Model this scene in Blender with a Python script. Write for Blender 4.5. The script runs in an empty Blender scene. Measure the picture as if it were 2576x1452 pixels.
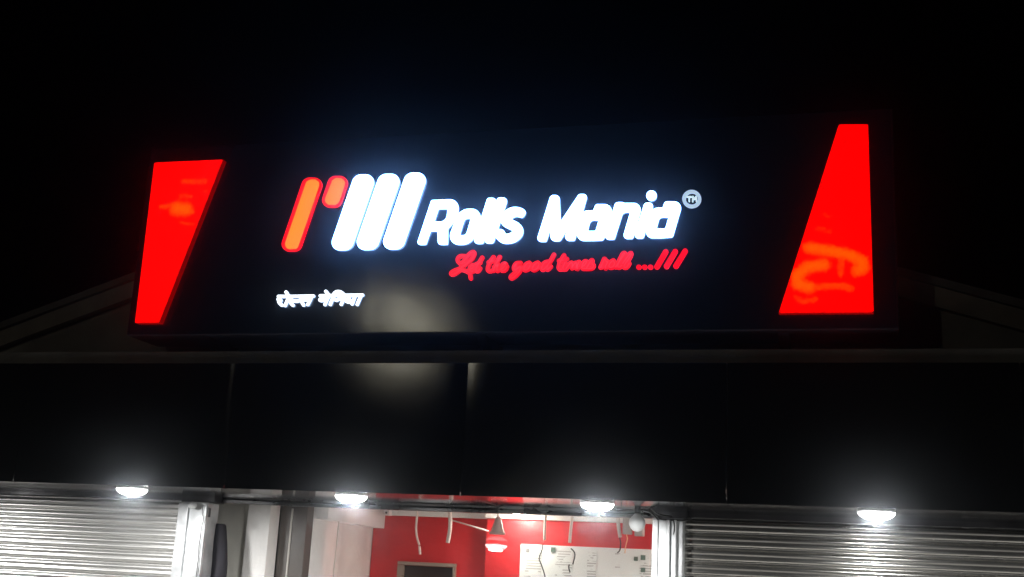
import bpy, bmesh, math, random
import numpy as np
from mathutils import Vector, Matrix
from mathutils.geometry import delaunay_2d_cdt
random.seed(7)
sc = bpy.context.scene
C = sc.collection

# ------------------------------------------------------------------ camera
FPX, EYE, DIST = 2963.4, 1.6, 6.5           # focal length in pixels of a 2576 px wide frame
def axes(p, r, y):
    cy, sy, cp, sp = math.cos(y), math.sin(y), math.cos(p), math.sin(p)
    fwd = Vector((sy*cp, cy*cp, sp)); right = Vector((cy, -sy, 0)); up = right.cross(fwd)
    cr, sr = math.cos(r), math.sin(r)
    return right*cr + up*sr, up*cr - right*sr, fwd
RIGHT, UP, FWD = axes(math.radians(14.163), math.radians(2.953), math.radians(-15.990))
EYEP = Vector((0, -DIST, EYE))
cam_d = bpy.data.cameras.new('camera'); cam = bpy.data.objects.new('camera', cam_d); C.objects.link(cam)
m = Matrix((RIGHT, UP, -FWD)).transposed().to_4x4(); m.translation = EYEP
cam.matrix_world = m
cam_d.sensor_width = 36; cam_d.lens = 36*FPX/2576
cam_d.clip_start = 0.05; cam_d.clip_end = 500
sc.camera = cam
def at(px, py, Y):
    """point of the plane at depth Y that the survey of the photograph (2576 px wide) gives"""
    d = FWD + RIGHT*((px-1288)/FPX) - UP*((py-726)/FPX)
    return EYEP + d*((Y+DIST)/d.y)
def ats(sx, sy, Y):
    return at(sx*2576/3264, sy*2576/3264, Y)

# ------------------------------------------------------------------ world, exposure
w = bpy.data.worlds.new('World'); sc.world = w; w.use_nodes = True
nt = w.node_tree; bg = nt.nodes['Background']
sky = nt.nodes.new('ShaderNodeTexSky'); sky.sky_type = 'NISHITA'; sky.sun_disc = False
sky.sun_elevation = math.radians(-9); sky.sun_rotation = math.radians(200)
nt.links.new(sky.outputs[0], bg.inputs[0]); bg.inputs[1].default_value = 0.05
sc.view_settings.view_transform = 'Standard'; sc.view_settings.look = 'None'
sc.view_settings.exposure = 0; sc.view_settings.gamma = 1; sc.view_settings.use_curve_mapping = False
sc.cycles.use_denoising = True
sc.cycles.max_bounces = 8; sc.cycles.sample_clamp_indirect = 6
sc.cycles.caustics_reflective = True

# ------------------------------------------------------------------ materials
MATS = {}
def mat(name, col, rough=.5, metal=0, spec=.5, bump=0, bscale=30, var=0, vscale=6, stretch=(1,1,1), aniso=0):
    if name in MATS: return MATS[name]
    M = bpy.data.materials.new(name); M.use_nodes = True; n = M.node_tree; b = n.nodes['Principled BSDF']
    b.inputs['Roughness'].default_value = rough; b.inputs['Metallic'].default_value = metal
    b.inputs['Specular IOR Level'].default_value = spec; b.inputs['Base Color'].default_value = (*col, 1)
    tc = n.nodes.new('ShaderNodeTexCoord'); mp = n.nodes.new('ShaderNodeMapping')
    mp.inputs['Scale'].default_value = stretch; n.links.new(tc.outputs['Object'], mp.inputs[0])
    if var:
        t = n.nodes.new('ShaderNodeTexNoise'); t.inputs['Scale'].default_value = vscale; t.inputs['Detail'].default_value = 6
        n.links.new(mp.outputs[0], t.inputs['Vector'])
        r = n.nodes.new('ShaderNodeMapRange'); r.inputs[1].default_value = .3; r.inputs[2].default_value = .7
        r.inputs[3].default_value = 1-var; r.inputs[4].default_value = 1+var
        n.links.new(t.outputs['Fac'], r.inputs[0])
        x = n.nodes.new('ShaderNodeMix'); x.data_type = 'RGBA'; x.blend_type = 'MULTIPLY'; x.inputs[0].default_value = 1
        x.inputs[6].default_value = (*col, 1); n.links.new(r.outputs[0], x.inputs[7]); n.links.new(x.outputs[2], b.inputs['Base Color'])
        r2 = n.nodes.new('ShaderNodeMapRange'); r2.inputs[1].default_value = .3; r2.inputs[2].default_value = .7
        r2.inputs[3].default_value = max(rough-.08, .02); r2.inputs[4].default_value = min(rough+.08, 1)
        n.links.new(t.outputs['Fac'], r2.inputs[0]); n.links.new(r2.outputs[0], b.inputs['Roughness'])
    if bump:
        t = n.nodes.new('ShaderNodeTexNoise'); t.inputs['Scale'].default_value = bscale; t.inputs['Detail'].default_value = 4
        n.links.new(mp.outputs[0], t.inputs['Vector'])
        bp = n.nodes.new('ShaderNodeBump'); bp.inputs['Strength'].default_value = 1; bp.inputs['Distance'].default_value = bump
        n.links.new(t.outputs['Fac'], bp.inputs['Height']); n.links.new(bp.outputs[0], b.inputs['Normal'])
    MATS[name] = M; return M
def emit(name, col, strength):
    if name in MATS: return MATS[name]
    M = bpy.data.materials.new(name); M.use_nodes = True; b = M.node_tree.nodes['Principled BSDF']
    b.inputs['Base Color'].default_value = (.6*min(col[0],1), .6*min(col[1],1), .6*min(col[2],1), 1); b.inputs['Roughness'].default_value = .3
    b.inputs['Emission Color'].default_value = (*col, 1); b.inputs['Emission Strength'].default_value = strength
    MATS[name] = M; return M

def lacquer(name, col, rough, ior, bump, bscale):
    M = bpy.data.materials.new(name); M.use_nodes = True; n = M.node_tree; n.nodes.clear()
    o = n.nodes.new('ShaderNodeOutputMaterial'); mx = n.nodes.new('ShaderNodeMixShader'); fr = n.nodes.new('ShaderNodeFresnel'); fr.inputs[0].default_value = ior
    df = n.nodes.new('ShaderNodeBsdfDiffuse'); df.inputs[0].default_value = (*col,1)
    gl = n.nodes.new('ShaderNodeBsdfGlossy'); gl.distribution = 'BECKMANN'; gl.inputs['Roughness'].default_value = rough
    tc = n.nodes.new('ShaderNodeTexCoord'); t = n.nodes.new('ShaderNodeTexNoise'); t.inputs['Scale'].default_value = bscale; t.inputs['Detail'].default_value = 3
    bp = n.nodes.new('ShaderNodeBump'); bp.inputs['Strength'].default_value = 1; bp.inputs['Distance'].default_value = bump
    n.links.new(tc.outputs['Object'], t.inputs['Vector']); n.links.new(t.outputs['Fac'], bp.inputs['Height'])
    for q in (df, gl, fr): n.links.new(bp.outputs[0], q.inputs['Normal'])
    n.links.new(fr.outputs[0], mx.inputs[0]); n.links.new(df.outputs[0], mx.inputs[1]); n.links.new(gl.outputs[0], mx.inputs[2]); n.links.new(mx.outputs[0], o.inputs[0])
    return M
soffit_acp = mat('glossy_black_composite_panel', (.012,.012,.013), .09, spec=.6, bump=.0006, bscale=3)
black_acp  = lacquer('black_composite_panel', (.004,.0045,.005), .145, 1.5, .0006, 2.5)
sign_black = lacquer('sign_black_acrylic', (.008,.018,.036), .155, 1.45, .003, 1.5)
sign_metal = mat('sign_box_metal', (.016,.017,.028), .6, bump=.001, bscale=12)
grey_wall  = mat('grey_gable_paint', (.27,.262,.245), .8, bump=.004, bscale=40, var=.25, vscale=3)
barge_mat  = mat('barge_board_paint', (.29,.265,.235), .75, bump=.003, bscale=30, var=.2)
def steel(name, col, rough, metal, aniso, var):
    M = mat(name, col, rough, metal=metal, bump=.0001, bscale=7, var=var, vscale=2.5, stretch=(.5,3,3)); n = M.node_tree; b = n.nodes['Principled BSDF']
    tg = n.nodes.new('ShaderNodeTangent'); tg.direction_type = 'RADIAL'; tg.axis = 'X'; n.links.new(tg.outputs[0], b.inputs['Tangent'])
    b.inputs['Anisotropic'].default_value = aniso; b.inputs['Anisotropic Rotation'].default_value = .25
    return M
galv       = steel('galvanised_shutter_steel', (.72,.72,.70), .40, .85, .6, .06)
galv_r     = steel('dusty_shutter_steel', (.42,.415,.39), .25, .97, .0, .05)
frame_mat  = mat('galvanised_frame_steel', (.55,.57,.58), .42, metal=.55, bump=.0012, bscale=25, var=.2, vscale=9)
dark_metal = mat('dark_painted_steel', (.03,.03,.032), .35, metal=.4, bump=.001, bscale=20, var=.3)
beige      = mat('beige_plaster', (.70,.69,.63), .8, bump=.003, bscale=35, var=.06)
white_pt   = mat('white_plaster', (.80,.79,.77), .75, bump=.003, bscale=30, var=.05)
taupe      = mat('taupe_laminate', (.105,.093,.083), .45, var=.1, vscale=8)
pale_strip = mat('pale_edge_strip', (.5,.48,.44), .5)
red_paint  = mat('red_wall_paint', (.60,.022,.028), .38, bump=.002, bscale=25, var=.07, vscale=5)
concrete   = mat('grey_floor_tile', (.35,.34,.32), .5, var=.15, bump=.002)
asphalt    = mat('asphalt', (.05,.05,.052), .9, bump=.01, bscale=60, var=.3)
paving     = mat('paving_concrete', (.42,.41,.39), .85, bump=.005, bscale=40, var=.2)
roof_mat   = mat('roof_sheet', (.12,.115,.11), .6, bump=.003, var=.2)
pvc        = mat('white_plastic_conduit', (.72,.66,.62), .5)
blk_rubber = mat('black_cable', (.012,.012,.013), .5)
blk_cloth  = mat('black_cloth', (.012,.011,.016), .85, bump=.004, bscale=30, var=.3)
brown_wood = mat('brown_wood', (.22,.15,.12), .7, var=.3, vscale=12)
dark_glass = mat('dark_window_glass', (.035,.022,.02), .25)
frame_wood = mat('window_frame_paint', (.30,.22,.18), .6)
bulb_mat   = mat('frosted_bulb_glass', (.62,.64,.64), .35)
shade_mat  = mat('frosted_shade', (.42,.33,.31), .5)
grey_box   = mat('grey_plastic', (.38,.37,.36), .5)
pole_mat   = mat('street_lamp_steel', (.2,.2,.2), .5, metal=.6)
copper     = mat('bare_copper_wire', (.8,.5,.28), .3, metal=.8)

white_led  = emit('white_letter_acrylic', (.22,.45,1.0), 13.0)
white_side = emit('white_letter_return', (.45,.66,1.0), .8)
hindi_led  = emit('small_white_letter_acrylic', (.85,.92,1.0), 2.2)
red_rim    = emit('red_letter_acrylic', (1.0,.0,.012), 1.15)
orange_led = emit('orange_letter_core', (1.0,.29,.03), 1.05)
tag_red    = emit('red_tagline_acrylic', (1.0,.0,.014), .98)
tag_glint   = emit('red_tagline_core', (1.0,.05,.06), 1.0)
tm_led     = emit('pale_blue_mark', (.47,.62,.82), .95)
tm_core    = emit('pale_blue_mark_core', (.66,.86,.95), 1.0)
lamp_led   = emit('downlight_diffuser', (1.0,.985,.98), 32)
room_led   = emit('room_light_diffuser', (1.0,.92,.80), 280)
street_led = emit('street_lamp_lens', (1.0,.93,.72), 300)

def glass_mat():
    M = bpy.data.materials.new('clear_glass'); M.use_nodes = True; n = M.node_tree; n.nodes.clear()
    o = n.nodes.new('ShaderNodeOutputMaterial'); mx = n.nodes.new('ShaderNodeMixShader')
    tr = n.nodes.new('ShaderNodeBsdfTransparent'); tr.inputs[0].default_value = (.93,.95,.94,1)
    gl = n.nodes.new('ShaderNodeBsdfGlossy'); gl.inputs['Roughness'].default_value = 0
    fr = n.nodes.new('ShaderNodeFresnel'); fr.inputs[0].default_value = 1.5
    n.links.new(fr.outputs[0], mx.inputs[0]); n.links.new(tr.outputs[0], mx.inputs[1]); n.links.new(gl.outputs[0], mx.inputs[2])
    n.links.new(mx.outputs[0], o.inputs[0]); return M
glass = glass_mat()

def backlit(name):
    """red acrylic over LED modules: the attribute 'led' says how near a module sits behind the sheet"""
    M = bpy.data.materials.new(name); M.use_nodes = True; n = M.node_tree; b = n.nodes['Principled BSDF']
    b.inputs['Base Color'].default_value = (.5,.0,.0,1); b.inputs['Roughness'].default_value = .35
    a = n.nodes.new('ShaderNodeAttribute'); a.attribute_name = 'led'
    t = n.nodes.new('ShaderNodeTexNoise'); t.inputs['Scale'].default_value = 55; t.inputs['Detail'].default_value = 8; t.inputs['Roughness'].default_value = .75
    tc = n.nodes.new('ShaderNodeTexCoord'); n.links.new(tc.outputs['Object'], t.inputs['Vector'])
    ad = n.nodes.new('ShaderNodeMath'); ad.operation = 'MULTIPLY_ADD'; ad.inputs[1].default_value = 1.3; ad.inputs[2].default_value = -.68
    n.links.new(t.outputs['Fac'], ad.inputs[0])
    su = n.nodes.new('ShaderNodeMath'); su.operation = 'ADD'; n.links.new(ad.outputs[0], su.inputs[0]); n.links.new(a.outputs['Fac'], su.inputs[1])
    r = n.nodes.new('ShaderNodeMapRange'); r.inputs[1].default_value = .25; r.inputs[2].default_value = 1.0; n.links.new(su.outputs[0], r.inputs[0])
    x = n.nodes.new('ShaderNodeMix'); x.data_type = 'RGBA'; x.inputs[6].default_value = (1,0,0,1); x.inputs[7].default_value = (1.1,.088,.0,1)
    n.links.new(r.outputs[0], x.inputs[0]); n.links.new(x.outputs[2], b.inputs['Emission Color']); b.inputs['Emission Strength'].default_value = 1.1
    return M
backlit_red = backlit('backlit_red_acrylic')
panel_edge = emit('red_panel_return', (1,0,0), .10)

# ------------------------------------------------------------------ mesh helpers
def thing(name, label, cat, loc=(0,0,0), group=None, kind=None):
    o = bpy.data.objects.new(name, None); C.objects.link(o); o.location = loc
    o.empty_display_size = .1
    return tag(o, label, cat, group, kind)
def tag(o, label=None, cat=None, group=None, kind=None):
    if label: o['label'] = label
    if cat: o['category'] = cat
    if group: o['group'] = group
    if kind: o['kind'] = kind
    return o
def link(name, me, M, parent=None, smooth=False):
    o = bpy.data.objects.new(name, me); C.objects.link(o)
    if M is not None and not me.materials: me.materials.append(M)
    if parent is not None:
        o.parent = parent
        o.location = -Vector(parent.matrix_basis.translation) if parent.parent is None else (0,0,0)
    if smooth:
        for p in me.polygons: p.use_smooth = True
    return o
def bm_obj(name, bm, M, parent=None, smooth=False):
    me = bpy.data.meshes.new(name); bmesh.ops.recalc_face_normals(bm, faces=bm.faces); bm.to_mesh(me); bm.free()
    return link(name, me, M, parent, smooth)
def add_box(bm, x0, x1, y0, y1, z0, z1, bev=0):
    b2 = bmesh.new(); bmesh.ops.create_cube(b2, size=1)
    for v in b2.verts:
        v.co = Vector(((x0+x1)/2+v.co.x*(x1-x0), (y0+y1)/2+v.co.y*(y1-y0), (z0+z1)/2+v.co.z*(z1-z0)))
    if bev: bmesh.ops.bevel(b2, geom=b2.edges[:], offset=bev, segments=2, profile=.5, affect='EDGES')
    me = bpy.data.meshes.new('t'); b2.to_mesh(me); b2.free(); bm.from_mesh(me); bpy.data.meshes.remove(me)
def box(name, dims, M, parent=None, bev=.004):
    bm = bmesh.new(); add_box(bm, *dims, bev=bev); return bm_obj(name, bm, M, parent)
def prism(bm, poly, y0, y1):
    """poly in (x,z) extruded from y0 to y1"""
    a = [bm.verts.new((p[0], y0, p[1])) for p in poly]; b = [bm.verts.new((p[0], y1, p[1])) for p in poly]
    bm.faces.new(a); bm.faces.new(b[::-1])
    for i in range(len(a)):
        j = (i+1) % len(a); bm.faces.new((a[i], b[i], b[j], a[j]))
def tube_bm(bm, pts, r, n=8, caps=True):
    pts = [Vector(p) for p in pts]; rings = []
    for i, p in enumerate(pts):
        d = (pts[min(i+1, len(pts)-1)] - pts[max(i-1, 0)]).normalized()
        u = d.cross(Vector((.31,.95,.07))).normalized(); v = d.cross(u)
        rr = r[i] if isinstance(r, (list, tuple)) else r
        rings.append([bm.verts.new(p + (u*math.cos(2*math.pi*k/n) + v*math.sin(2*math.pi*k/n))*rr) for k in range(n)])
    for a, b in zip(rings, rings[1:]):
        for k in range(n): bm.faces.new((a[k], a[(k+1)%n], b[(k+1)%n], b[k]))
    if caps: bm.faces.new(rings[0][::-1]); bm.faces.new(rings[-1])
def smooth_path(pts, it=2):
    pts = [tuple(p) for p in pts]
    for _ in range(it):
        q = [pts[0]]
        for a, b in zip(pts, pts[1:]):
            q.append(tuple(.75*x+.25*y for x, y in zip(a, b))); q.append(tuple(.25*x+.75*y for x, y in zip(a, b)))
        q.append(pts[-1]); pts = q
    return pts
def tube(name, pts, r, M, parent=None, n=8, it=2):
    bm = bmesh.new(); tube_bm(bm, smooth_path(pts, it) if it else pts, r, n); return bm_obj(name, bm, M, parent, True)
def lathe(bm, prof, c, n=32, axis='z'):
    rings = []
    for r, h in prof:
        rings.append([bm.verts.new(Vector(c)+Vector((r*math.cos(2*math.pi*k/n), r*math.sin(2*math.pi*k/n), h))) for k in range(n)])
    for a, b in zip(rings, rings[1:]):
        for k in range(n): bm.faces.new((a[k], a[(k+1)%n], b[(k+1)%n], b[k]))
    bm.faces.new(rings[0][::-1]); bm.faces.new(rings[-1])

# ================================================================== LARGE STRUCTURE
g = bpy.data.meshes.new('ground'); g.from_pydata([(-150,-150,0),(150,-150,0),(150,150,0),(-150,150,0)], [], [(0,1,2,3)])
tag(link('road', g, asphalt), 'dark asphalt road in front of the shop', 'road', kind='structure')
tag(box('pavement', (-9,5,-3.2,.85,.004,.13), paving, bev=.01), 'grey concrete pavement in front of the shop', 'pavement', kind='structure')

FB, FT = 2.088, 2.858            # bottom and top of the black fascia
WY = .45                         # gable wall plane
SY = .90                         # shutter plane
shop = thing('shop_building', 'single storey shop with black panel fascia and dim grey gable above it', 'building', (-2.4,0,0))
XL, XR = -6.63, 2.10
peak = (-2.38, 4.29)
bm = bmesh.new()
prism(bm, [(XL,2.2),(XR,2.2),(XR,2.86),(peak[0],4.21),(XL,2.83)], WY, WY+.18); bm_obj('gable_wall', bm, grey_wall, shop)
def band(x0, z0, x1, z1, t0, t1, y0, y1, name, M):
    bm = bmesh.new(); prism(bm, [(x0,z0-t1),(x1,z1-t1),(x1,z1-t0),(x0,z0-t0)], y0, y1); return bm_obj(name, bm, M, shop)
band(-7.0, 2.74, peak[0], peak[1], 0, .118, WY-.06, WY-.003, 'barge_board', barge_mat)
band(peak[0], peak[1], 2.5, 2.757, 0, .118, WY-.06, WY-.003, 'barge_board', barge_mat)
band(-7.0, 2.74, peak[0], peak[1], -.05, -.003, WY-.09, 4.4, 'roof', roof_mat)
band(peak[0], peak[1], 2.5, 2.757, -.05, -.003, WY-.09, 4.4, 'roof', roof_mat)
box('coping', (-6.62,2.1,.055,.13,FT-.06,FT+.088), grey_wall, shop, .004)
box('canopy_slab', (-6.6,2.1,.135,WY-.004,FT-.08,FT-.02), white_pt, shop)
box('outer_wall', (XL,XL+.15,SY+.02,4.3,0,2.8), grey_wall, shop)
box('outer_wall', (XR-.15,XR,SY+.02,4.3,0,2.8), grey_wall, shop)
box('outer_wall', (XL+.16,XR-.16,4.15,4.3,0,2.8), grey_wall, shop)
box('lintel', (XL+.16,XR-.16,SY+.20,SY+.28,2.30,2.8), dark_metal, shop)
# fascia panels: each a sheet with rolled edges
seams = [-6.62,-5.12,-3.614,-2.109,-.604,.901,2.1]
for i, (a, b) in enumerate(zip(seams, seams[1:])):
    bm = bmesh.new(); g_ = .004
    xs = sorted(set([a+g_+d for d in (0,.01,.02,.035,.05,.07,.1,.15,.2)] + [b-g_-d for d in (0,.01,.02,.035,.05,.07,.1,.15,.2)] + list(np.linspace(a+.3, b-.3, 8))))
    zs = np.linspace(FB, FT, 9); grid = []
    ph = random.random()*6
    for z in zs:
        row = []
        for x in xs:
            da, db = x-a-g_, b-g_-x
            y = .0050*math.exp(-da/.05)*(.8+.3*math.sin(4*z+ph)) + .0078*math.exp(-db/.05)*(.8+.45*math.sin(5*z+ph)) + .0016*math.sin(2.1*x+3*z+ph)
            row.append(bm.verts.new((x, y, z)))
        grid.append(row)
    for r0, r1 in zip(grid, grid[1:]):
        for k in range(len(xs)-1): bm.faces.new((r0[k], r0[k+1], r1[k+1], r1[k]))
    e = bm.edges[:]
    bd = [x for x in bm.edges if x.is_boundary]
    for q in bd: q.smooth = False
    ex = bmesh.ops.extrude_edge_only(bm, edges=bd)
    for v in [v for v in ex['geom'] if isinstance(v, bmesh.types.BMVert)]: v.co.y = .05
    bm_obj('fascia_panel', bm, black_acp, shop, True)
for a, b in zip(seams, seams[1:]):
    box('soffit_panel', (a+.003, b-.003, .052, SY-.065, FB+.002, FB+.03), soffit_acp, shop, bev=.002)

# ---- the room behind the open bay
RB, CZ = 2.6, 2.15
RX0, RX1 = -3.68, .45
box('floor', (-6.4,1.9,.86,4.1,.004,.14), concrete, shop)
box('ceiling', (-4.45,RX1+.1,1.36,RB+.25,CZ,CZ+.08), white_pt, shop)
box('interior_wall', (-4.45,-4.075,1.25,1.35,.14,2.145), beige, shop)
box('pier', (-4.07,-3.893,1.20,1.35,.14,2.145), white_pt, shop)
s = box('pier', (-3.888,RX0,1.352,1.46,.14,2.145), taupe, shop); s['label'] = 'dark taupe pier with pale strip'
st = box('edge_strip', (-3.803,-3.790,1.342,1.353,.14,2.06), pale_strip, None, bev=.002); st.parent = s; st.location = (0,0,0)
box('interior_wall', (RX0-.1,RX0,1.47,RB+.1,.14,CZ-.005), white_pt, shop)
box('beam', (RX0+.002,-3.575,1.475,RB-.003,2.0,CZ-.004), white_pt, shop)
xs_ = at(1221,1370,RB-.10).x
box('interior_wall', (RX0+.005,xs_,RB,RB+.1,.14,CZ-.003), red_paint, shop)
box('interior_wall', (xs_+.002,RX1,RB-.10,RB+.1,.14,CZ-.003), red_paint, shop)
box('cornice', (-3.57,xs_-.002,RB-.05,RB-.002,CZ-.045,CZ-.004), white_pt, shop)
box('cornice', (xs_,RX1,RB-.15,RB-.102,CZ-.045,CZ-.004), white_pt, shop)
box('interior_wall', (RX1,RX1+.1,1.36,RB+.1,.14,CZ-.005), red_paint, shop)
# window in the red wall
wa, wb = at(1005,1412,RB), at(1150,1415,RB)
win = bpy.data.objects.new('window', bpy.data.meshes.new('window')); C.objects.link(win); win.parent = shop; win.location = -shop.location
bm = bmesh.new()
for d in ((wa.x,wa.x+.055,.9,wa.z-.03),(wb.x-.02,wb.x,.9,wa.z-.03),(wa.x,wb.x,wa.z-.028,wa.z),(wa.x,wb.x,.86,.898)):
    add_box(bm, d[0], d[1], RB-.045, RB-.002, d[2], d[3], .003)
bm.to_mesh(win.data); bm.free(); win.data.materials.append(frame_wood)
p = box('pane', (wa.x+.057,wb.x-.022,RB-.02,RB-.004,.9,wa.z-.031), dark_glass, None, 0); p.parent = win; p.location = (0,0,0)

# ================================================================== SIGN
SX0, SX1, SZ0, SZ1 = -4.425, .30, 3.05, 4.315
sign = thing('shop_sign', 'long black illuminated sign board reading Rolls Mania above the fascia', 'sign', (-2.06,.2,SZ0))
# board face as a gently uneven sheet on a box
bm = bmesh.new(); nx, nz = 60, 18; grid = []
for j in range(nz+1):
    row = []
    for i in range(nx+1):
        x = SX0+(SX1-SX0)*i/nx; z = SZ0+(SZ1-SZ0)*j/nz
        row.append(bm.verts.new((x, .001+min(.0056,max(.0006,.0024-.0075*(x+2.3)))*math.exp(-(z-SZ0)/.30)+.0008*math.sin(4.3*x+3.1*z), z)))
    grid.append(row)
for r0, r1 in zip(grid, grid[1:]):
    for k in range(nx): bm.faces.new((r0[k], r0[k+1], r1[k+1], r1[k]))
bm_obj('sign_face', bm, sign_black, sign, True)
box('sign_box', (SX0-.012,SX1+.012,.012,WY-.07,SZ0-.006,SZ1+.006), sign_metal, sign, .006)
for bx in (-3.9,-2.06,-.3):
    bm = bmesh.new(); a = bmesh.ops.create_cube(bm, size=0)
    bm.clear()
    v = [bm.verts.new(p) for p in ((bx-.03,.05,SZ0-.008),(bx-.03,WY-.004,SZ0-.008),(bx-.03,WY-.004,SZ0-.14),(bx+.03,.05,SZ0-.008),(bx+.03,WY-.004,SZ0-.008),(bx+.03,WY-.004,SZ0-.14))]
    for f in ((0,1,2),(3,5,4),(0,3,4,1),(1,4,5,2),(0,2,5,3)): bm.faces.new([v[k] for k in f])
    bm_obj('bracket', bm, sign_metal, sign)

# ---- outlines
def fillet(poly):
    out = []; n = len(poly)
    for i in range(n):
        p = np.array(poly[i][:2], float); r = poly[i][2]
        a = np.array(poly[i-1][:2], float)-p; b = np.array(poly[(i+1)%n][:2], float)-p
        la, lb = np.linalg.norm(a), np.linalg.norm(b); a /= la; b /= lb
        ang = math.acos(max(-1, min(1, float(a@b))))
        if r < 1 or ang > 3.1: out.append(tuple(p)); continue
        t = min(r/math.tan(ang/2), la*.495, lb*.495)
        k = max(3, int(r/18)+2)
        p0, p1 = p+a*t, p+b*t
        rr = t*math.tan(ang/2); cen = p+(a+b)/np.linalg.norm(a+b)*(rr/math.sin(ang/2))
        a0 = math.atan2(*(p0-cen)[::-1]); a1 = math.atan2(*(p1-cen)[::-1]); da = (a1-a0+math.pi)%(2*math.pi)-math.pi
        for q in range(k+1):
            th = a0+da*q/k; out.append((cen[0]+rr*math.cos(th), cen[1]+rr*math.sin(th)))
    return out
def chaikin(pts, it=2):
    for _ in range(it):
        q = []
        for i in range(len(pts)):
            a, b = pts[i], pts[(i+1)%len(pts)]
            q.append((.75*a[0]+.25*b[0], .75*a[1]+.25*b[1])); q.append((.25*a[0]+.75*b[0], .25*a[1]+.75*b[1]))
        pts = q
    return pts
def clean(L, eps=.0006):
    out = []
    for p in L:
        if not out or math.hypot(p[0]-out[-1][0], p[1]-out[-1][1]) > eps: out.append(p)
    while len(out) > 3 and math.hypot(out[0][0]-out[-1][0], out[0][1]-out[-1][1]) < eps: out.pop()
    return out
def plate(name, loops, yf, yb, M, parent, side=None):
    """closed loops in (x,z), outlines and holes; front face at yf, back at yb"""
    loops = [clean(L) for L in loops]
    flat = [Vector(p) for L in loops for p in L]; E = []; o = 0
    for L in loops:
        k = len(L); E += [(o+i, o+(i+1)%k) for i in range(k)]; o += k
    dv, de, df = delaunay_2d_cdt(flat, E, [], 0, 1e-6)[:3]
    dv = [(p.x, p.y) for p in dv]
    cen = np.array([np.mean([dv[q] for q in f], axis=0) for f in df]); ins = np.zeros(len(df), bool)
    for L in loops:
        P = np.array(L)
        for a, b in zip(P, np.roll(P, -1, axis=0)):
            c = ((a[1] > cen[:,1]) != (b[1] > cen[:,1]))
            with np.errstate(divide='ignore', invalid='ignore'):
                xx = (b[0]-a[0])*(cen[:,1]-a[1])/(b[1]-a[1])+a[0]
            ins ^= c & (cen[:,0] < xx)
    V = [(p[0], yf, p[1]) for p in dv]; F = [tuple(f) for f, k in zip(df, ins) if k]; mi = [0]*len(F)
    n0 = len(V); o = n0
    V += [(p.x, yf, p.y) for p in flat]; n1 = len(V); V += [(p.x, yb, p.y) for p in flat]
    for a, b in E:
        F.append((n0+a, n0+b, n1+b, n1+a)); mi.append(1 if side else 0)
    me = bpy.data.meshes.new(name); me.from_pydata(V, [], F)
    me.materials.append(M)
    if side: me.materials.append(side)
    for p, k in zip(me.polygons, mi): p.material_index = k
    return link(name, me, None, parent)
def tr(pts, ox, oy, s, Y):
    out = []
    for p in pts:
        q = ats(ox+s*p[0], oy+s*p[1], Y); out.append((q.x, q.z))
    return out

LF = -.018                                   # plane of the letter faces
A_, B_, C_ = (1320,600,.147516), (1700,600,.147516), (1900,580,.147516)
E_ = (880,530,.199760)
big = [
 ('R', A_, [[(372,258,45),(965,232,250),(945,640,120),(730,880,15),(728,1222,30),(512,1222,75),(508,930,15),(357,930,15),(255,1224,35),(52,1224,60)],
            [(525,453,15),(726,450,15),(690,722,160),(435,725,5)]]),
 ('o', A_, [[(985,446,300),(1500,446,250),(1250,1222,300),(690,1222,250)],[(1095,655,150),(1227,655,25),(1120,1020,130),(980,1020,25)]]),
 ('l', A_, [[(1585,210,50),(1798,210,90),(1490,1200,50),(1272,1200,100)]]),
 ('l', A_, [[(1803,203,70),(2035,203,90),(1710,1193,60),(1500,1193,90)]]),
 ('s', A_, 'C', [(2335,642),(2275,622),(2210,612),(2150,628),(2092,675),(2180,710),(2260,755),(2330,830),(2362,920),(2340,1020),(2270,1110),(2160,1180),(2010,1202),(1900,1187),(1820,1130),(1762,1060),(1780,985),(1820,885),(1880,885),(1940,915),(1972,985),(2010,990),(2070,975),(2115,945),(2125,912),(2060,885),(1980,850),(1910,795),(1868,725),(1880,630),(1940,522),(2010,453),(2100,413),(2200,403),(2300,423),(2385,470),(2414,525),(2385,590)]),
 ('M', B_, [[(375,150,80),(562,150,90),(588,722,5),(985,128,70),(1177,128,90),(890,1136,50),(668,1136,100),(727,890,5),(578,1144,60),(374,1144,110),(370,865,5),(280,1156,40),(62,1156,100)]]),
 ('a', B_, [[(1347,347,60),(1735,347,270),(1515,1128,60),(1300,1138,50),(900,1138,260),(1060,484,230),(1295,483,8)],[(1235,690,100),(1412,698,15),(1345,925,40),(1172,925,25)]]),
 ('n', B_, [[(1775,303,80),(1930,303,40),(1960,322,10),(2365,320,270),(2150,1095,50),(1925,1095,100),(2093,522,15),(1990,520,40),(1925,560,40),(1750,1110,40),(1522,1110,90)]]),
 ('i', C_, [[(1048,450,70),(1252,450,80),(1020,1220,50),(812,1220,90)]]),
 ('a', C_, [[(1488,424,60),(1880,424,270),(1655,1195,50),(1400,1216,60),(1040,1212,260),(1225,560,230),(1440,557,8)],[(1370,758,100),(1568,770,15),(1495,1012,40),(1303,1010,20)]]),
]
for k, L in enumerate(big):
    yf = LF - .0015*(k % 3)
    if L[2] == 'C': loops = [tr(chaikin(L[3], 2), *L[1], yf)]
    else: loops = [tr(fillet(l), *L[1], yf) for l in L[2]]
    o = plate('letter', loops, yf, -.003, white_led, sign, white_side)
    o['label'] = 'glowing white letter ' + L[0]
    if L[0] == 'i':
        dot = [(1197+110*math.cos(a), 297+110*math.sin(a)) for a in np.linspace(0, 2*math.pi, 28, endpoint=False)]
        d = plate('dot', [tr(dot, *C_, yf)], yf, -.003, white_led, None, white_side); d.parent = o; d.location = (0,0,0)
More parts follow.
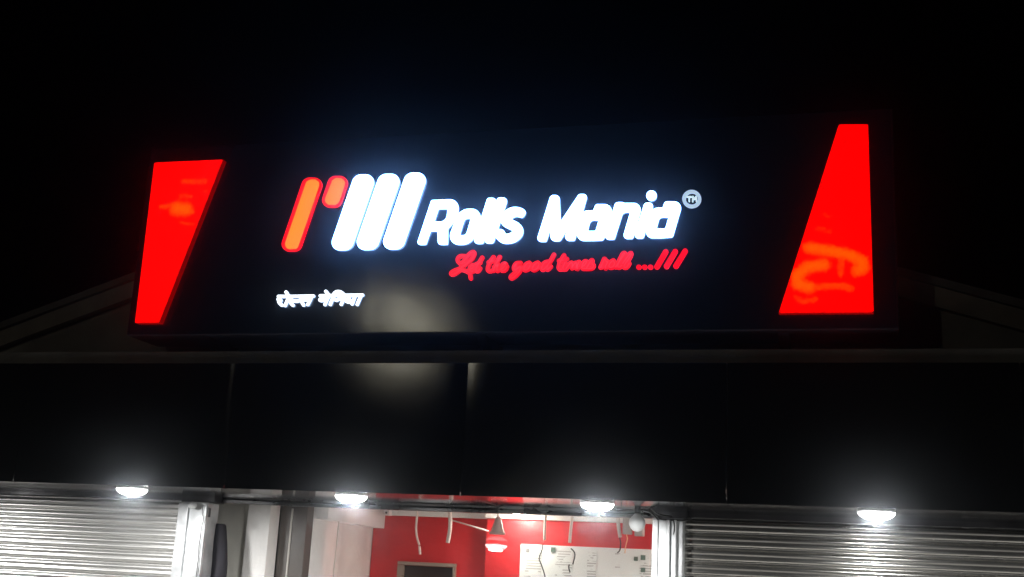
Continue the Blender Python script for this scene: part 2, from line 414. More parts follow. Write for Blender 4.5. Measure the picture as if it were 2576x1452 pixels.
bars = [[(1254,132,150),(1609,132,170),(1194,1340,150),(839,1340,170)],[(1656,122,150),(2017,122,170),(1598,1335,150),(1238,1335,170)],[(2077,103,150),(2437,103,170),(2013,1326,150),(1660,1326,170)]]
for b in bars:
    plate('logo_bar', [tr(fillet(b), *E_, LF-.006)], LF-.006, -.003, white_led, sign, white_side)['label'] = 'slanted white bar of the logo'
for outer, inner in (([(440,180,130),(773,180,130),(370,1358,130),(42,1358,130)], [(498,213,90),(722,213,90),(338,1324,80),(106,1324,80)]),
                     ([(855,153,130),(1182,153,130),(1012,656,130),(688,656,130)], [(905,190,95),(1130,190,95),(985,618,90),(745,618,90)])):
    o = plate('logo_bar', [tr(fillet(outer), *E_, LF)], LF, -.003, red_rim, sign); o['label'] = 'slanted red rimmed orange bar of the logo'
    rg = []
    for p in fillet(inner): rg.append((p[0]+random.uniform(-5,5), p[1]+random.uniform(-5,5)))
    f = plate('glowing_core', [tr(chaikin(rg, 1), *E_, LF-.002)], LF-.002, LF-.0002, orange_led, None); f.parent = o; f.location = (0,0,0)

# ---- stroke-built words: outline of the union of round-ended strokes
def contour(strokes, hw, step):
    P = np.array([p for s in strokes for p in s], float); pad = hw*1.4+step*2
    x0, y0 = P.min(0)-pad; x1, y1 = P.max(0)+pad
    X = np.arange(x0, x1, step); Yv = np.arange(y0, y1, step); gx, gy = np.meshgrid(X, Yv)
    D = np.full(gx.shape, 1e9)
    for s in strokes:
        s = list(s)
        if len(s) == 1: s = s*2
        for a, b in zip(s, s[1:]):
            ax, ay = a; dx, dy = b[0]-ax, b[1]-ay; L = dx*dx+dy*dy+1e-9
            t = np.clip(((gx-ax)*dx+(gy-ay)*dy)/L, 0, 1)
            D = np.minimum(D, np.hypot(gx-ax-t*dx, gy-ay-t*dy))
    D -= hw; S = D < 0
    nxt = {}
    H, W = D.shape
    def cut(i0, j0, i1, j1):
        a, b = D[i0, j0], D[i1, j1]; t = a/(a-b)
        return (x0+step*(j0+t*(j1-j0)), y0+step*(i0+t*(i1-i0)))
    code = S[:-1,:-1]*1+S[:-1,1:]*2+S[1:,1:]*4+S[1:,:-1]*8
    pts = {}
    def key(e, i, j):
        # edges: 0 top,1 right,2 bottom,3 left
        if e == 0: k = ('h', i, j); c = (i, j, i, j+1)
        elif e == 2: k = ('h', i+1, j); c = (i+1, j, i+1, j+1)
        elif e == 3: k = ('v', i, j); c = (i, j, i+1, j)
        else: k = ('v', i, j+1); c = (i, j+1, i+1, j+1)
        if k not in pts: pts[k] = cut(*c)
        return k
    T = {1:[(3,0)],2:[(0,1)],3:[(3,1)],4:[(1,2)],5:[(3,0),(1,2)],6:[(0,2)],7:[(3,2)],8:[(2,3)],9:[(2,0)],10:[(0,1),(2,3)],11:[(2,1)],12:[(1,3)],13:[(1,0)],14:[(0,3)]}
    for i, j in zip(*np.nonzero((code > 0) & (code < 15))):
        for a, b in T[int(code[i, j])]: nxt[key(a, i, j)] = key(b, i, j)
    loops = []
    while nxt:
        k0 = next(iter(nxt)); L = []; k = k0
        while k in nxt:
            L.append(pts[k]); k = nxt.pop(k)
        if len(L) > 6: loops.append(L)
    out = []
    for L in loops:                              # drop specks
        a = abs(sum(p[0]*q[1]-q[0]*p[1] for p, q in zip(L, L[1:]+L[:1])))/2
        if a > (hw*.35)**2: out.append(L)
    return out
def sp(pts, it=2): return smooth_path(pts, it) if len(pts) > 1 else list(pts)
D1, D2, D3, H_ = (1420,780,.108696), (1640,780,.108696), (1900,770,.124224), (840,900,.139752)
words = [
 ('Let', D1, 60, [[(560,335),(440,320),(350,400),(355,500),(450,560),(580,520)],
   [(470,560),(590,420),(690,270),(810,195),(850,250),(800,380),(690,500),(540,610),(450,650),(500,690)],
   [(450,650),(480,690),(300,740),(180,800),(150,860),(220,880),(340,810),(410,740),(500,730),(620,780),(720,840),(735,985)],
   [(700,730),(790,690),(835,610),(770,590),(705,690),(730,780),(800,785)], [(1075,375),(970,550),(885,700),(885,775),(960,780),(1010,690)], [(870,590),(1015,520)]]),
 ('the', D1, 61, [[(1405,360),(1300,500),(1230,700),(1250,775),(1330,775)],[(1260,520),(1400,470)],[(1590,355),(1510,500),(1400,760)],[(1430,650),(1560,560),(1500,690),(1520,765)],
   [(1600,730),(1700,680),(1785,555),(1690,550),(1620,680),(1640,765),(1750,750),(1800,640)]]),
 ('good', D2, 63, [[(176,535),(56,530),(-24,650),(-14,745),(76,715),(176,590),(166,760),(76,870),(-64,988),(-130,970),(-74,890),(76,790)],
   [(430,527),(330,570),(255,720),(330,755),(420,700),(475,570),(430,527)],[(680,522),(580,570),(505,715),(570,752),(660,700),(725,570),(680,522)],
   [(960,500),(860,530),(780,700),(830,745),(930,650),(1040,500),(1155,290)],[(1040,500),(930,690),(960,740),(1060,640)]]),
 ('times', D2, 61, [[(1450,305),(1370,430),(1285,640),(1300,725),(1380,720)],[(1300,470),(1420,455)],[(1480,520),(1400,690),(1450,725)],[(1535,415)],[(1500,720),(1620,540),(1700,515),(1680,690)],
   [(1690,650),(1780,525),(1830,535),(1800,690)],[(1890,500),(1830,620),(1840,705)],[(1960,660),(2060,600),(2125,475),(2040,485),(1965,640),(1990,705),(2080,700)],
   [(2100,705),(2230,480),(2285,432),(2262,560),(2330,600),(2290,680),(2230,705),(2130,705)]]),
 ('roll', D3, 60, [[(118,660),(190,500),(215,425),(262,530),(310,510),(230,640),(240,680)],[(440,485),(350,550),(320,650),(400,672),(485,580),(440,485)],
   [(500,650),(620,480),(745,290),(690,300),(600,480),(545,620),(580,672),(660,610)],[(680,560),(780,420),(885,285),(902,320),(850,430),(715,600),(720,672),(790,655),(845,560)]]),
]
for wd, reg, hw, st in words:
    st = [sp(s) for s in st]
    o = plate('tagline_word', [tr(l, *reg, LF+.003) for l in contour(st, hw, 7)], LF+.003, -.003, tag_red, sign)
    o['label'] = 'red script word ' + wd
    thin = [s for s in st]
    f = plate('bright_core', [tr(l, *reg, LF+.001) for l in contour(thin, 10 if wd != 'Let' else 6, 4)], LF+.001, LF+.0027, tag_glint, None)  # groove reflections drawn as thin glowing strokes along the letters
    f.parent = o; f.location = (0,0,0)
for cx in (1095,1245,1395):
    plate('full_stop', [tr([(cx+66*math.cos(a), 655+66*math.sin(a)) for a in np.linspace(0,2*math.pi,20,endpoint=False)], *D3, LF+.003)], LF+.003, -.003, tag_red, sign)
for a, b in (((1560,645),(1785,260)),((1805,635),(2030,255)),((2048,628),(2285,245))):
    plate('exclamation_mark', [tr(l, *D3, LF+.003) for l in contour([[a,b]], 68, 9)], LF+.003, -.003, tag_red, sign)
hindi = [
 [[(338,322),(700,322),(1135,312)],[(512,222),(560,300)],[(330,390),(400,405),(375,440),(345,420),(350,460),(415,522)],[(575,330),(540,420),(492,530)],
  [(620,390),(600,430),(630,490),(670,525)],[(620,400),(740,440),(860,400)],[(870,400),(870,450),(912,520)],[(930,380),(880,400)],[(1092,330),(1060,410),(1008,508)],[(930,400),(1050,400)]],
 [[(1292,308),(1700,298),(2258,292)],[(1420,206),(1480,285)],[(1590,285),(1625,232),(1700,204),(1785,232),(1835,285)],[(1330,320),(1350,380),(1268,395),(1310,425),(1420,395)],
  [(1478,330),(1400,508)],[(1590,330),(1520,505)],[(1620,390),(1670,415),(1690,385),(1800,370)],[(1850,330),(1770,502)],[(1880,390),(1880,430),(1935,455),(2030,425)],[(1960,330),(1930,420)],[(2080,330),(2020,495)],[(2215,320),(2135,505)]],
]
for st, wd in zip(hindi, ('first','second')):
    o = plate('devanagari_word', [tr(l, *H_, LF+.003) for l in contour([sp(s,2) for s in st], 36, 5)], LF+.003, -.003, hindi_led, sign, white_side)
    o['label'] = 'small white Devanagari word, %s of two' % wd
# trademark ring with TM
cx, cy = 2065, 366
ring = [[(cx+205*math.cos(a), cy+196*math.sin(a)) for a in np.linspace(0,2*math.pi,40,endpoint=False)], [(cx+3+130*math.cos(a), cy+124*math.sin(a)) for a in np.linspace(0,2*math.pi,32,endpoint=False)]]
o = plate('trademark_ring', [tr(l, *C_, LF+.004) for l in ring], LF+.004, -.003, tm_led, sign); o['label'] = 'pale blue ring round the letters TM'
for st in ([[(1965,318),(2055,318)],[(2010,318),(2010,415)]], [[(2085,420),(2092,312),(2125,370),(2160,312),(2168,420)]]):
    f = plate('small_letter', [tr(l, *C_, LF+.004) for l in contour(st, 15, 4)], LF+.004, -.003, tm_core, None); f.parent = o; f.location = (0,0,0)

# ---- red light panels
def light_panel(corners, hot, ox, oy, s, label):
    c4 = [np.array(((ats(x, y, -.05)).x, (ats(x, y, -.05)).z)) for x, y in corners]     # tl tr br bl
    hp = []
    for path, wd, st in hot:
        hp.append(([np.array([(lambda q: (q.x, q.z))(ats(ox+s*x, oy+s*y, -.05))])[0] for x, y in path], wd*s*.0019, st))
    nu, nv = 50, 110; V = []; led_glow = []
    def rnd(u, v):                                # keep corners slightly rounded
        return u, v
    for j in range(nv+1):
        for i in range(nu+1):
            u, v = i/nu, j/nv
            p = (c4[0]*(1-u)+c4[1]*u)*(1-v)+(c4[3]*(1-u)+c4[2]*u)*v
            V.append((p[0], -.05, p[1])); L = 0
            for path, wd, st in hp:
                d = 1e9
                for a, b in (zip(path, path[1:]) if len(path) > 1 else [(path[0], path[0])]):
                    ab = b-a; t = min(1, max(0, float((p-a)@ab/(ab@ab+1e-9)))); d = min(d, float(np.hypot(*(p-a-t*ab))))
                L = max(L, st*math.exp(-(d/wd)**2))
            led_glow.append(L)
    F = []
    for j in range(nv):
        for i in range(nu):
            if (i in (0, nu-1)) and (j in (0, nv-1)):
                a = j*(nu+1)+i; q = [a, a+1, a+nu+2, a+nu+1]
                drop = {(0,0):0,(nu-1,0):1,(nu-1,nv-1):2,(0,nv-1):3}[(i,j)]
                F.append([q[k] for k in range(4) if k != drop]); continue
            a = j*(nu+1)+i; F.append((a, a+1, a+nu+2, a+nu+1))
    me = bpy.data.meshes.new('light_panel'); me.from_pydata(V, [], F)
    at_ = me.attributes.new('led', 'FLOAT', 'POINT'); at_.data.foreach_set('value', led_glow)  # painted hot spots: emission turns from red to orange with this value
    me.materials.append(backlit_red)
    o = link('light_panel', me, None, sign); o['label'] = label
    bm = bmesh.new()
    q = [(p[0], p[1]) for p in c4]
    a = [bm.verts.new((p[0], -.0495, p[1])) for p in q]; b = [bm.verts.new((p[0], -.003, p[1])) for p in q]
    for k in range(4): bm.faces.new((a[k], a[(k+1)%4], b[(k+1)%4], b[k]))
    sd = bm_obj('panel_side', bm, panel_edge, None); sd.parent = o; sd.location = (0,0,0)
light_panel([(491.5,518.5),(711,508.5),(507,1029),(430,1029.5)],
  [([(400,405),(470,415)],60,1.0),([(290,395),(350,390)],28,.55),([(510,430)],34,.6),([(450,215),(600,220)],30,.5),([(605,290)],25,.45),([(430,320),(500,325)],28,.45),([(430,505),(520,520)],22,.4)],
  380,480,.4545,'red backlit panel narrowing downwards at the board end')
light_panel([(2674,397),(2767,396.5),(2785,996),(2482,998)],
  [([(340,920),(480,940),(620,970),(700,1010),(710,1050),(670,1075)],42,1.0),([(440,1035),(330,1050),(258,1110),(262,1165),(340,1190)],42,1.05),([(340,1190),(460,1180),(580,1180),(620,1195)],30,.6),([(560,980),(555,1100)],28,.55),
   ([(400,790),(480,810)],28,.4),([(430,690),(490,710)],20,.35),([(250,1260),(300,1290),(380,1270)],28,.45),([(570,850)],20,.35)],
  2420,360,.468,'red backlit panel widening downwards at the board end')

# ================================================================== SHUTTERS
PITCH = .086
prof = [(.002,.000),(-.009,.003),(-.014,.011),(-.015,.019),(-.0125,.028),(-.009,.0345),(-.0088,.0365),(-.012,.041),(-.014,.049),(-.014,.058),(-.009,.067),(.001,.071),(.004,.076),(.004,.081),(.002,.0855)]
def slat_mesh(x0, x1, M, seed):
    rnd = random.Random(seed); me = bpy.data.meshes.new('slat'); nx = 40; V = []; F = []
    for i in range(nx+1):
        x = x0+(x1-x0)*i/nx; dy = .0005*math.sin(2.3*x+seed)
        for y, z in prof: V.append((x, y+dy, z))
    k = len(prof)
    for i in range(nx):
        for j in range(k-1): F.append((i*k+j, (i+1)*k+j, (i+1)*k+j+1, i*k+j+1))
    me.from_pydata(V, [], F); me.materials.append(M)
    for p in me.polygons: p.use_smooth = True
    return me
def shutter(x0, x1, ztop, M, label):
    t = thing('roller_shutter', label, 'shutter', ((x0+x1)/2, SY, .13), 'closed roller shutters')
    ms = [slat_mesh(x0-(x0+x1)/2, x1-(x0+x1)/2, M, q) for q in range(3)]
    n = int((ztop-.20)/PITCH)+1
    for k in range(n):
        o = bpy.data.objects.new('slat', ms[k % 3]); C.objects.link(o); o.parent = t
        o.location = (0, random.uniform(-.0008,.0008), ztop-.13-(k+1)*PITCH); o.rotation_euler = (random.uniform(-.02,.02), 0, random.uniform(-.0004,.0004))
    box('backing_sheet', (x0+.01, x1-.01, SY+.012, SY+.018, .15, ztop-.005), dark_metal, t, 0)  # added sheet, stops red room light showing between the slats
    r = box('bottom_rail', (x0, x1, SY-.02, SY+.02, .14, .20), M, t)
    return t
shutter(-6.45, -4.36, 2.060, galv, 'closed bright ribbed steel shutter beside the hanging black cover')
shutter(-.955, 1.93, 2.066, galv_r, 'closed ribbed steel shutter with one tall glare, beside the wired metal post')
for x0, x1, lab in ((-6.45,-4.38,'dark hood'),(-.93,1.93,'dark hood strip above the shutter with the tall glare')):
    box('shutter_hood', (x0,x1,SY-.012,SY+.12,2.062,FB+.06), dark_metal, shop)
# open bay: curtain rolled up behind the soffit, bottom rail showing
rs = thing('roller_shutter', 'rolled up shutter over the lit open shop bay', 'shutter', (-2.64,SY,2.05))
zl, zr = at(800,1278,SY+.06).z, at(1640,1305,SY+.06).z
xl, xr = -4.14, -1.125
bm = bmesh.new(); n = 40
prof2 = [(.06,.10),(.0,.075),(-.012,.062),(-.016,.048),(-.012,.034),(.0,.026),(.002,.024),(-.018,.020),(-.020,.0),(.020,.0),(.022,.02),(.06,.05)]
rows = []
for i in range(n+1):
    u = i/n; x = xl+(xr-xl)*u; z = zl+.012*(1-u)**4+(zr-zl)*u
    rows.append([bm.verts.new((x, SY+.06+y+.001*math.sin(11*x), z+dz)) for y, dz in prof2])
for a, b in zip(rows, rows[1:]):
    for k in range(len(prof2)): bm.faces.new((a[k], a[(k+1)%len(prof2)], b[(k+1)%len(prof2)], b[k]))
bm.faces.new(rows[0]); bm.faces.new(rows[-1][::-1])
bm_obj('bottom_rail', bm, mat('dark_shutter_rail', (.16,.16,.16), .3, metal=.8, var=.2), rs, False)
bm = bmesh.new(); tube_bm(bm, [(xl,SY+.16,2.22),(xr,SY+.16,2.22)], .075, 20); bm_obj('shutter_roll', bm, galv_r, rs, True)

# guide posts
def post(label, x0, x1, ridge):
    t = thing('shutter_post', label, 'post', ((x0+x1)/2, SY, .13), 'galvanised shutter posts')
    box('channel', (x0,x1,SY-.10,SY+.05,.13,2.05), frame_mat, t, .006)
    for a, b, d in ridge: box('guide_rail', (a,b,SY-.10-d,SY-.101,.13,2.04), frame_mat, t, .004)
    box('head_plate', (x0-.02,x1+.02,SY-.06,SY+.08,2.051,2.13), dark_metal, t, .003)
    return t
post('pale galvanised post between the bright shutter and the hanging black cover', -4.375, -4.16, [(-4.375,-4.30,.022),(-4.20,-4.162,.012)])
post('pale galvanised post with clamped wires beside the menu board', -1.122, -.935, [(-1.122,-1.085,.012),(-1.035,-1.012,.02),(-.992,-.972,.026)])

# ================================================================== LIGHTS
def downlight(name, x, y, z, r, M, label, group, cat='downlight', watt=0):
    t = thing(name, label, cat, (x,y,z), group)
    bm = bmesh.new(); lathe(bm, [(r+.004,0),(r+.004,-.010),(r+.001,-.014),(r*.9,-.014)], (x,y,z)); bm_obj('trim_ring', bm, white_pt, t, True)
    bm = bmesh.new(); lathe(bm, [(r*math.cos(a), -.0145-.42*r*math.sin(a)) for a in np.linspace(0,1.54,9)], (x,y,z)); bm_obj('diffuser', bm, M, t, True)
    if watt:
        ld = bpy.data.lights.new('led_source', 'AREA'); ld.shape = 'DISK'; ld.size = r*1.3; ld.energy = watt; ld.color = (1,.985,.97)
        lo = bpy.data.objects.new('led_source', ld); C.objects.link(lo); lo.parent = t; lo.location = (0,0,-.0148-.42*r-.003)
LX = [-6.25,-4.335,-2.838,-1.337,.173,1.67]
LL = ['round white downlight under the fascia beyond the frame on the bright shutter side','round white downlight in front of the bright ribbed shutter','round white downlight in front of the pale interior wall','round white downlight nearest the round bulb and the wired post','round white downlight above the tall glare on the shutter','round white downlight under the fascia beyond the frame on the dull shutter side']
for x, l in zip(LX, LL): downlight('downlight', x,   .14, FB+.0005, .094, lamp_led, l, 'downlights under the fascia', watt=34)
p = at(1307,1287,2.32)
downlight('ceiling_light', p.x, 2.32, CZ-.001, .052, room_led, 'small round ceiling light close to the red wall above the menu board', 'ceiling lights in the shop', 'ceiling light')
for x, y, l in ((-.6,1.40,'round ceiling light just behind the wired post'),(-.25,2.05,'round ceiling light at the far end of the room behind the dull shutter')): downlight('ceiling_light', x, y, CZ-.001, .085, room_led, l, 'ceiling lights in the shop', 'ceiling light')  # two lamps added out of view to brighten the room
# street lamp whose reflection shows in the fascia and in the sign board
sx, sy_, sz = -8.35, -15.0, 6.4
t = thing('street_lamp', 'street lamp across the road, seen as a warm reflection in the black panels', 'street lamp', (sx-.2,sy_-1.2,0))
bm = bmesh.new(); tube_bm(bm, [(sx-.2,sy_-1.2,0),(sx-.2,sy_-1.2,3),(sx-.2,sy_-1.2,5.9)], [.09,.075,.055], 12); bm_obj('pole', bm, pole_mat, t, True)
tube('arm', [(sx-.2,sy_-1.2,5.85),(sx-.19,sy_-1.15,6.1),(sx-.1,sy_-.6,6.22),(sx,sy_-.1,6.2)], .03, pole_mat, t)
hd = box('lamp_head', (sx-.17,sx+.17,sy_-.28,sy_+.28,sz+.02,sz+.12), pole_mat, t, .02)
bm = bmesh.new(); lathe(bm, [(.15,.018),(.145,-.03),(.11,-.075),(.05,-.10),(.004,-.105)], (sx,sy_,sz)); bm_obj('lens', bm, street_led, t, True)

# ================================================================== OBJECTS IN THE BAY
# glass partition
ga = at(850,1350,1.74)
gp = thing('glass_partition', 'clear frameless glass partition inside the open bay', 'glass', (ga.x,1.74,.14))
bm = bmesh.new(); v = [bm.verts.new(p) for p in ((ga.x,1.74-.09,.15),(-.55,1.74-.09,.15),(-.55,1.74,CZ-.03),(ga.x,1.74,CZ-.03))]; bm.faces.new(v); bm_obj('pane', bm, glass, gp)
for x in (ga.x,): 
    bm = bmesh.new(); tube_bm(bm, [(x,1.65,.15),(x,1.74,CZ-.03)], .004, 6); bm_obj('polished_edge', bm, pale_strip, gp)
box('top_channel', (ga.x,-.55,1.725,1.755,CZ-.03,CZ-.002), pale_strip, gp)

# menu board
BY = RB-.13
ba = at(1310,1369,BY); bb = at(1700,1383,BY)
mb = thing('menu_board', 'white printed menu board on the red wall behind the glass', 'menu board', ((ba.x+bb.x)/2,BY,1.2))
board_z = ba.z
def menu_mat():
    M = bpy.data.materials.new('printed_menu'); M.use_nodes = True; n = M.node_tree; b = n.nodes['Principled BSDF']
    b.inputs['Roughness'].default_value = .4
    tc = n.nodes.new('ShaderNodeTexCoord'); sep = n.nodes.new('ShaderNodeSeparateXYZ'); n.links.new(tc.outputs['Object'], sep.inputs[0])
    wv = n.nodes.new('ShaderNodeTexWave'); wv.wave_type = 'BANDS'; wv.bands_direction = 'Z'; wv.inputs['Scale'].default_value = 16
    n.links.new(tc.outputs['Object'], wv.inputs['Vector'])
    ns = n.nodes.new('ShaderNodeTexNoise'); ns.inputs['Scale'].default_value = 1; ns.inputs['Detail'].default_value = 2
    mp = n.nodes.new('ShaderNodeMapping'); mp.inputs['Scale'].default_value = (11,1,22); n.links.new(tc.outputs['Object'], mp.inputs[0]); n.links.new(mp.outputs[0], ns.inputs['Vector'])
    m1 = n.nodes.new('ShaderNodeMath'); m1.operation = 'GREATER_THAN'; m1.inputs[1].default_value = .55; n.links.new(wv.outputs['Fac'], m1.inputs[0])
    m2 = n.nodes.new('ShaderNodeMath'); m2.operation = 'GREATER_THAN'; m2.inputs[1].default_value = .50; n.links.new(ns.outputs['Fac'], m2.inputs[0])
    m3 = n.nodes.new('ShaderNodeMath'); m3.operation = 'MULTIPLY'; n.links.new(m1.outputs[0], m3.inputs[0]); n.links.new(m2.outputs[0], m3.inputs[1])
    m4 = n.nodes.new('ShaderNodeMath'); m4.operation = 'MULTIPLY'; m4.inputs[1].default_value = .7; n.links.new(m3.outputs[0], m4.inputs[0])
    x = n.nodes.new('ShaderNodeMix'); x.data_type = 'RGBA'; x.inputs[6].default_value = (.74,.77,.77,1); x.inputs[7].default_value = (.30,.30,.31,1)
    n.links.new(m4.outputs[0], x.inputs[0]); n.links.new(x.outputs[2], b.inputs['Base Color']); return M
box('board', (ba.x,bb.x,BY,BY+.022,.95,board_z), mat('menu_board_white', (.74,.77,.77), .4), mb, .002)
mm = menu_mat()
cols = [at(x,1400,BY).x for x in (1322,1362,1398,1440,1478,1500,1545,1560,1610,1640)]
for a, b in zip(cols[::2], cols[1::2]): box('printed_sheet', (a,b,BY-.004,BY-.0005,1.0,board_z-.03), mm, mb, 0)
gm = mat('dark_green_print', (.10,.16,.13), .5); gm2 = mat('grey_print', (.25,.25,.25), .5)
for x, y, s_, M in ((1328,1385,.03,gm2),(1392,1383,.036,gm),(1600,1406,.03,gm),(1618,1403,.036,gm),(1618,1434,.034,gm)):
    q = at(x,y,BY); box('printed_picture', (q.x-s_/2,q.x+s_/2,BY-.008,BY-.0045,q.z-s_/2,q.z+s_/2), M, mb, 0)

# hanging conduits and cables in front of the red wall
def hang(name, px, Y, r, M, label, cat, group=None, it=2):
    pts = [at(x, y, Y) for x, y in px]; o = tube(name, [tuple(q) for q in pts], r, M, None, 8, it); return tag(o, label, cat, group)
cg = 'conduits hanging from the shop ceiling'
hang('conduit', [(1049,1285),(1049,1303),(1046,1325),(1048,1350),(1055,1372)], 2.42, .009, pvc, 'thin white conduit curving down nearest the white wall', 'conduit', cg)
hang('conduit', [(1055,1374),(1057,1395)], 2.42, .010, pvc, 'short white conduit stub hanging above the dark window', 'conduit', cg)
hang('conduit', [(1131,1280),(1133,1310),(1132,1335),(1126,1366)], 2.2, .016, pvc, 'thick white conduit hanging over the dark window', 'conduit', cg)
hang('conduit', [(1137,1309),(1229,1336)], 2.4, .006, pvc, 'thin straight rod slanting across the red wall', 'rod', None, 0)
hang('conduit', [(1372,1290),(1370,1360)], 2.3, .011, pvc, 'white conduit hanging just beside the bright wall spot', 'conduit', cg)
hang('conduit', [(1441,1288),(1436,1330),(1433,1366)], 2.2, .012, pvc, 'white conduit hanging over the middle of the menu board', 'conduit', cg)
hang('conduit', [(1555,1290),(1555,1320),(1560,1352)], 2.2, .014, pvc, 'white conduit hanging beside the grey junction boxes', 'conduit', cg)
cb = 'dark cables dangling over the menu board'
hang('cable', [(1366,1366),(1364,1385),(1354,1405),(1362,1420),(1372,1452),(1374,1480)], 2.3, .0045, blk_rubber, 'dark cable dangling over the first printed column', 'cable', cb)
hang('cable', [(1436,1380),(1445,1388),(1447,1398),(1441,1420)], 2.2, .005, blk_rubber, 'short dark cable tangle over the middle printed column', 'cable', cb)
hang('cable', [(1558,1350),(1562,1365),(1560,1385),(1553,1391)], 2.2, .005, blk_rubber, 'dark cable hooked below the conduit near the junction boxes', 'cable', cb)
hang('cable', [(1576,1345),(1579,1356),(1574,1372),(1572,1392)], 2.1, .004, copper, 'bare coppery wires hanging below the junction boxes', 'wire')
hang('cable', [(1432,1420),(1430,1428),(1434,1440)], 2.3, .005, blk_rubber, 'tiny dark cable end low on the middle column', 'cable', cb)
hang('cable', [(800,1300),(806,1320),(800,1345),(788,1362)], 1.9, .002, grey_box, 'thin grey wire looping on the white wall', 'wire')
# cone shade
q = at(1251,1345,2.0)
t = thing('pendant_lamp', 'grey cone shaded pendant lamp, unlit, in front of the red wall', 'pendant lamp', (q.x,2.0,q.z))
bm = bmesh.new(); lathe(bm, [(.058,0),(.060,.012),(.048,.028),(.034,.075),(.020,.118),(.010,.13)], (q.x,2.0,q.z), 20); bm_obj('lamp_shade', bm, shade_mat, t, True)
bm = bmesh.new(); tube_bm(bm, [(q.x,2.0,q.z+.128),(q.x,2.0,CZ-.002)], .006, 8); bm_obj('cord', bm, grey_box, t)
# small camera in the corner
q = at(977,1291,2.5)
t = thing('security_camera', 'tiny white security camera in the ceiling corner of the red wall', 'camera', (q.x,2.5,q.z))
box('housing', (q.x-.02,q.x+.02,2.46,2.54,q.z-.02,q.z+.024), white_pt, t, .008)
bm = bmesh.new(); bmesh.ops.create_uvsphere(bm, u_segments=12, v_segments=8, radius=.009, matrix=Matrix.Translation((q.x,2.455,q.z))); bm_obj('lens', bm, blk_rubber, t, True)
# junction boxes
for (x0,y0,x1,y1), l in (((1569,1302,1590,1345),'grey junction box hanging next to the white conduit'),((1598,1322,1621,1350),'small grey junction box hanging under the round bulb')):
    a, b = at(x0,y0,2.2), at(x1,y1,2.2)
    t = thing('junction_box', l, 'junction box', ((a.x+b.x)/2,2.2,b.z), 'junction boxes under the shop ceiling')
    box('housing', (a.x,b.x,2.16,2.22,b.z,a.z), grey_box, t, .006); box('cover', (a.x+.008,b.x-.008,2.152,2.159,b.z+.008,a.z-.008), grey_box, t, .002)
    tube('cable_drop', [((a.x+b.x)/2,2.19,a.z-.003),((a.x+b.x)/2,2.19,CZ-.003)], .006, grey_box, t, 8, 0)
# round bulb by the post
q = at(1603,1316,.72)
t = thing('bulb', 'round white bulb hanging by the wired metal post', 'bulb', (q.x,.72,q.z))
bm = bmesh.new(); lathe(bm, [(.004,-.052),(.024,-.047),(.042,-.030),(.051,-.004),(.048,.018),(.036,.036),(.024,.046),(.018,.056)], (q.x,.72,q.z), 24); bm_obj('globe', bm, bulb_mat, t, True)
bm = bmesh.new(); lathe(bm, [(.018,.0555),(.020,.075),(.016,.098)], (q.x,.72,q.z), 16); bm_obj('socket', bm, dark_metal, t, True)
tube('bracket', [(q.x,.72,q.z+.09),(q.x-.05,.75,q.z+.085),(q.x-.14,.80,q.z+.075)], .008, dark_metal, t)
# wires along the soffit by the post
wg = 'wires slung from the soffit to the metal post'
def wire(px, r, label):
    return tag(tube('cable', [tuple(at(x, y, Y)) for x, y, Y in px], r, blk_rubber), label, 'cable', wg)
wire([(1610,1282,.7),(1640,1290,.75),(1652,1306,.79),(1690,1308,.79),(1726,1310,.79),(1740,1305,.85)], .006, 'black cable sagging across the head of the wired post')
wire([(1612,1283,.6),(1632,1286,.65),(1648,1300,.75),(1656,1308,.79)], .005, 'short black cable looping from the bulb to the wired post')
wire([(1694,1306,.775),(1698,1330,.775),(1694,1345,.775)], .004, 'thin black wire running down the face of the wired post')
wire([(1636,1278,.5),(1650,1290,.6),(1662,1296,.7),(1690,1300,.78)], .004, 'thin black cable above the head of the wired post')
tag(tube('cable', [tuple(at(x, y, .775)) for x, y in ((511,1270),(508,1290),(513,1308),(507,1322),(505,1345),(500,1375),(500,1400),(493,1452),(490,1500))], .0025, blk_rubber), 'thin dark wire down the pale post beside the bright shutter', 'cable')
q = at(484,1271,.74)
bm = bmesh.new(); bmesh.ops.create_uvsphere(bm, u_segments=16, v_segments=10, radius=.03, matrix=Matrix.Translation(q) @ Matrix.Diagonal((1.1,.8,.8,1)))
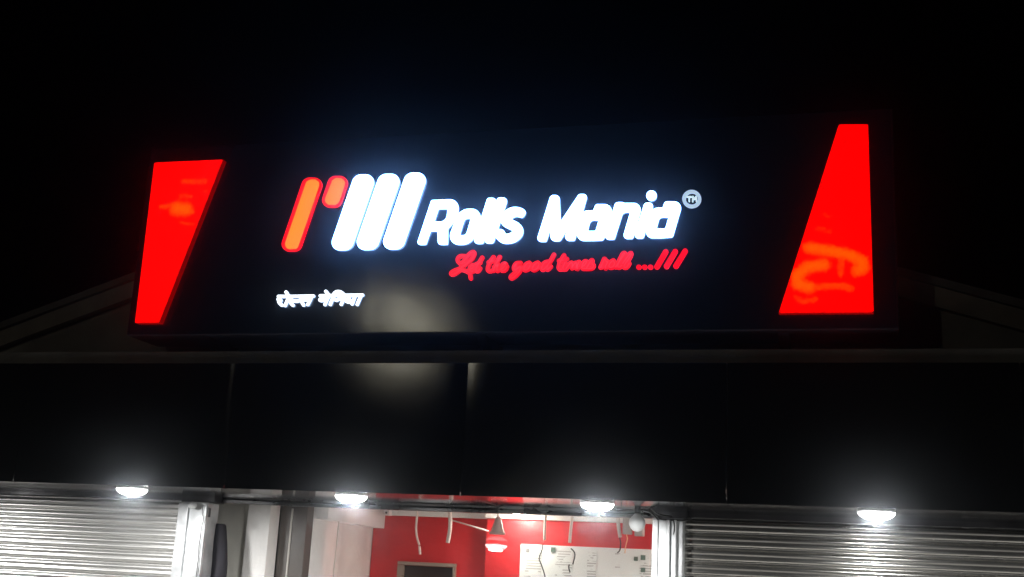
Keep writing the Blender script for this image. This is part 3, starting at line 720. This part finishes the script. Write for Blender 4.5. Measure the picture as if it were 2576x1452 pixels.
tag(bm_obj('wire_clamp', bm, bulb_mat, None, True), 'small white knob at the head of the pale post beside the bright shutter', 'knob')
bm = bmesh.new(); a = at(527,1290,.788)
add_box(bm, a.x-.006,a.x+.006,.775,.796,a.z-.03,a.z+.03,.003); tag(bm_obj('latch_slot', bm, blk_rubber), 'small black latch on the pale post beside the bright shutter', 'latch')
a, b = at(552,1255,1.1), at(588,1267,1.1)
tag(box('wood_block', (a.x,b.x,1.07,1.13,b.z,a.z), brown_wood), 'small brown wood block under the rolled up shutter by the beige wall', 'block')
# hanging black cover
prof3 = [(1318,545,563),(1322,541,567),(1335,538,568),(1360,534,570),(1390,530,571),(1420,526,572),(1442,524,570),(1462,523,566),(1480,527,558)]
bm = bmesh.new(); rings = []
for y, xa, xb in prof3:
    A, B = at(xa,y,.97), at(xb,y,.97); c = (A+B)/2; hw = (B.x-A.x)/2
    rings.append([bm.verts.new((c.x+hw*math.cos(th), .97+.045*math.sin(th)*(1+.15*math.cos(3*th+y*.05)), c.z)) for th in np.linspace(0,2*math.pi,20,endpoint=False)])
for a, b in zip(rings, rings[1:]):
    for k in range(20): bm.faces.new((a[k], a[(k+1)%20], b[(k+1)%20], b[k]))
bm.faces.new(rings[0]); bm.faces.new(rings[-1][::-1])
tag(bm_obj('hanging_cover', bm, blk_cloth, None, True), 'long black cloth cover hanging beside the pale metal post', 'cover')

# ================================================================== HAZE ADDED FOR GLOW
hz = box('haze', (-45,45,-45,45,-1,9), None, None, 0); tag(hz, 'thin humid night air round the shop', 'haze', kind='stuff')  # added volume, stands in for lens glow around bright letters and lamps
M = bpy.data.materials.new('night_air'); M.use_nodes = True; n = M.node_tree; n.nodes.clear()
o = n.nodes.new('ShaderNodeOutputMaterial'); v = n.nodes.new('ShaderNodeVolumePrincipled')
v.inputs['Color'].default_value = (.85,.92,1,1); v.inputs['Density'].default_value = .0068; v.inputs['Anisotropy'].default_value = .976
n.links.new(v.outputs[0], o.inputs['Volume']); hz.data.materials.append(M)
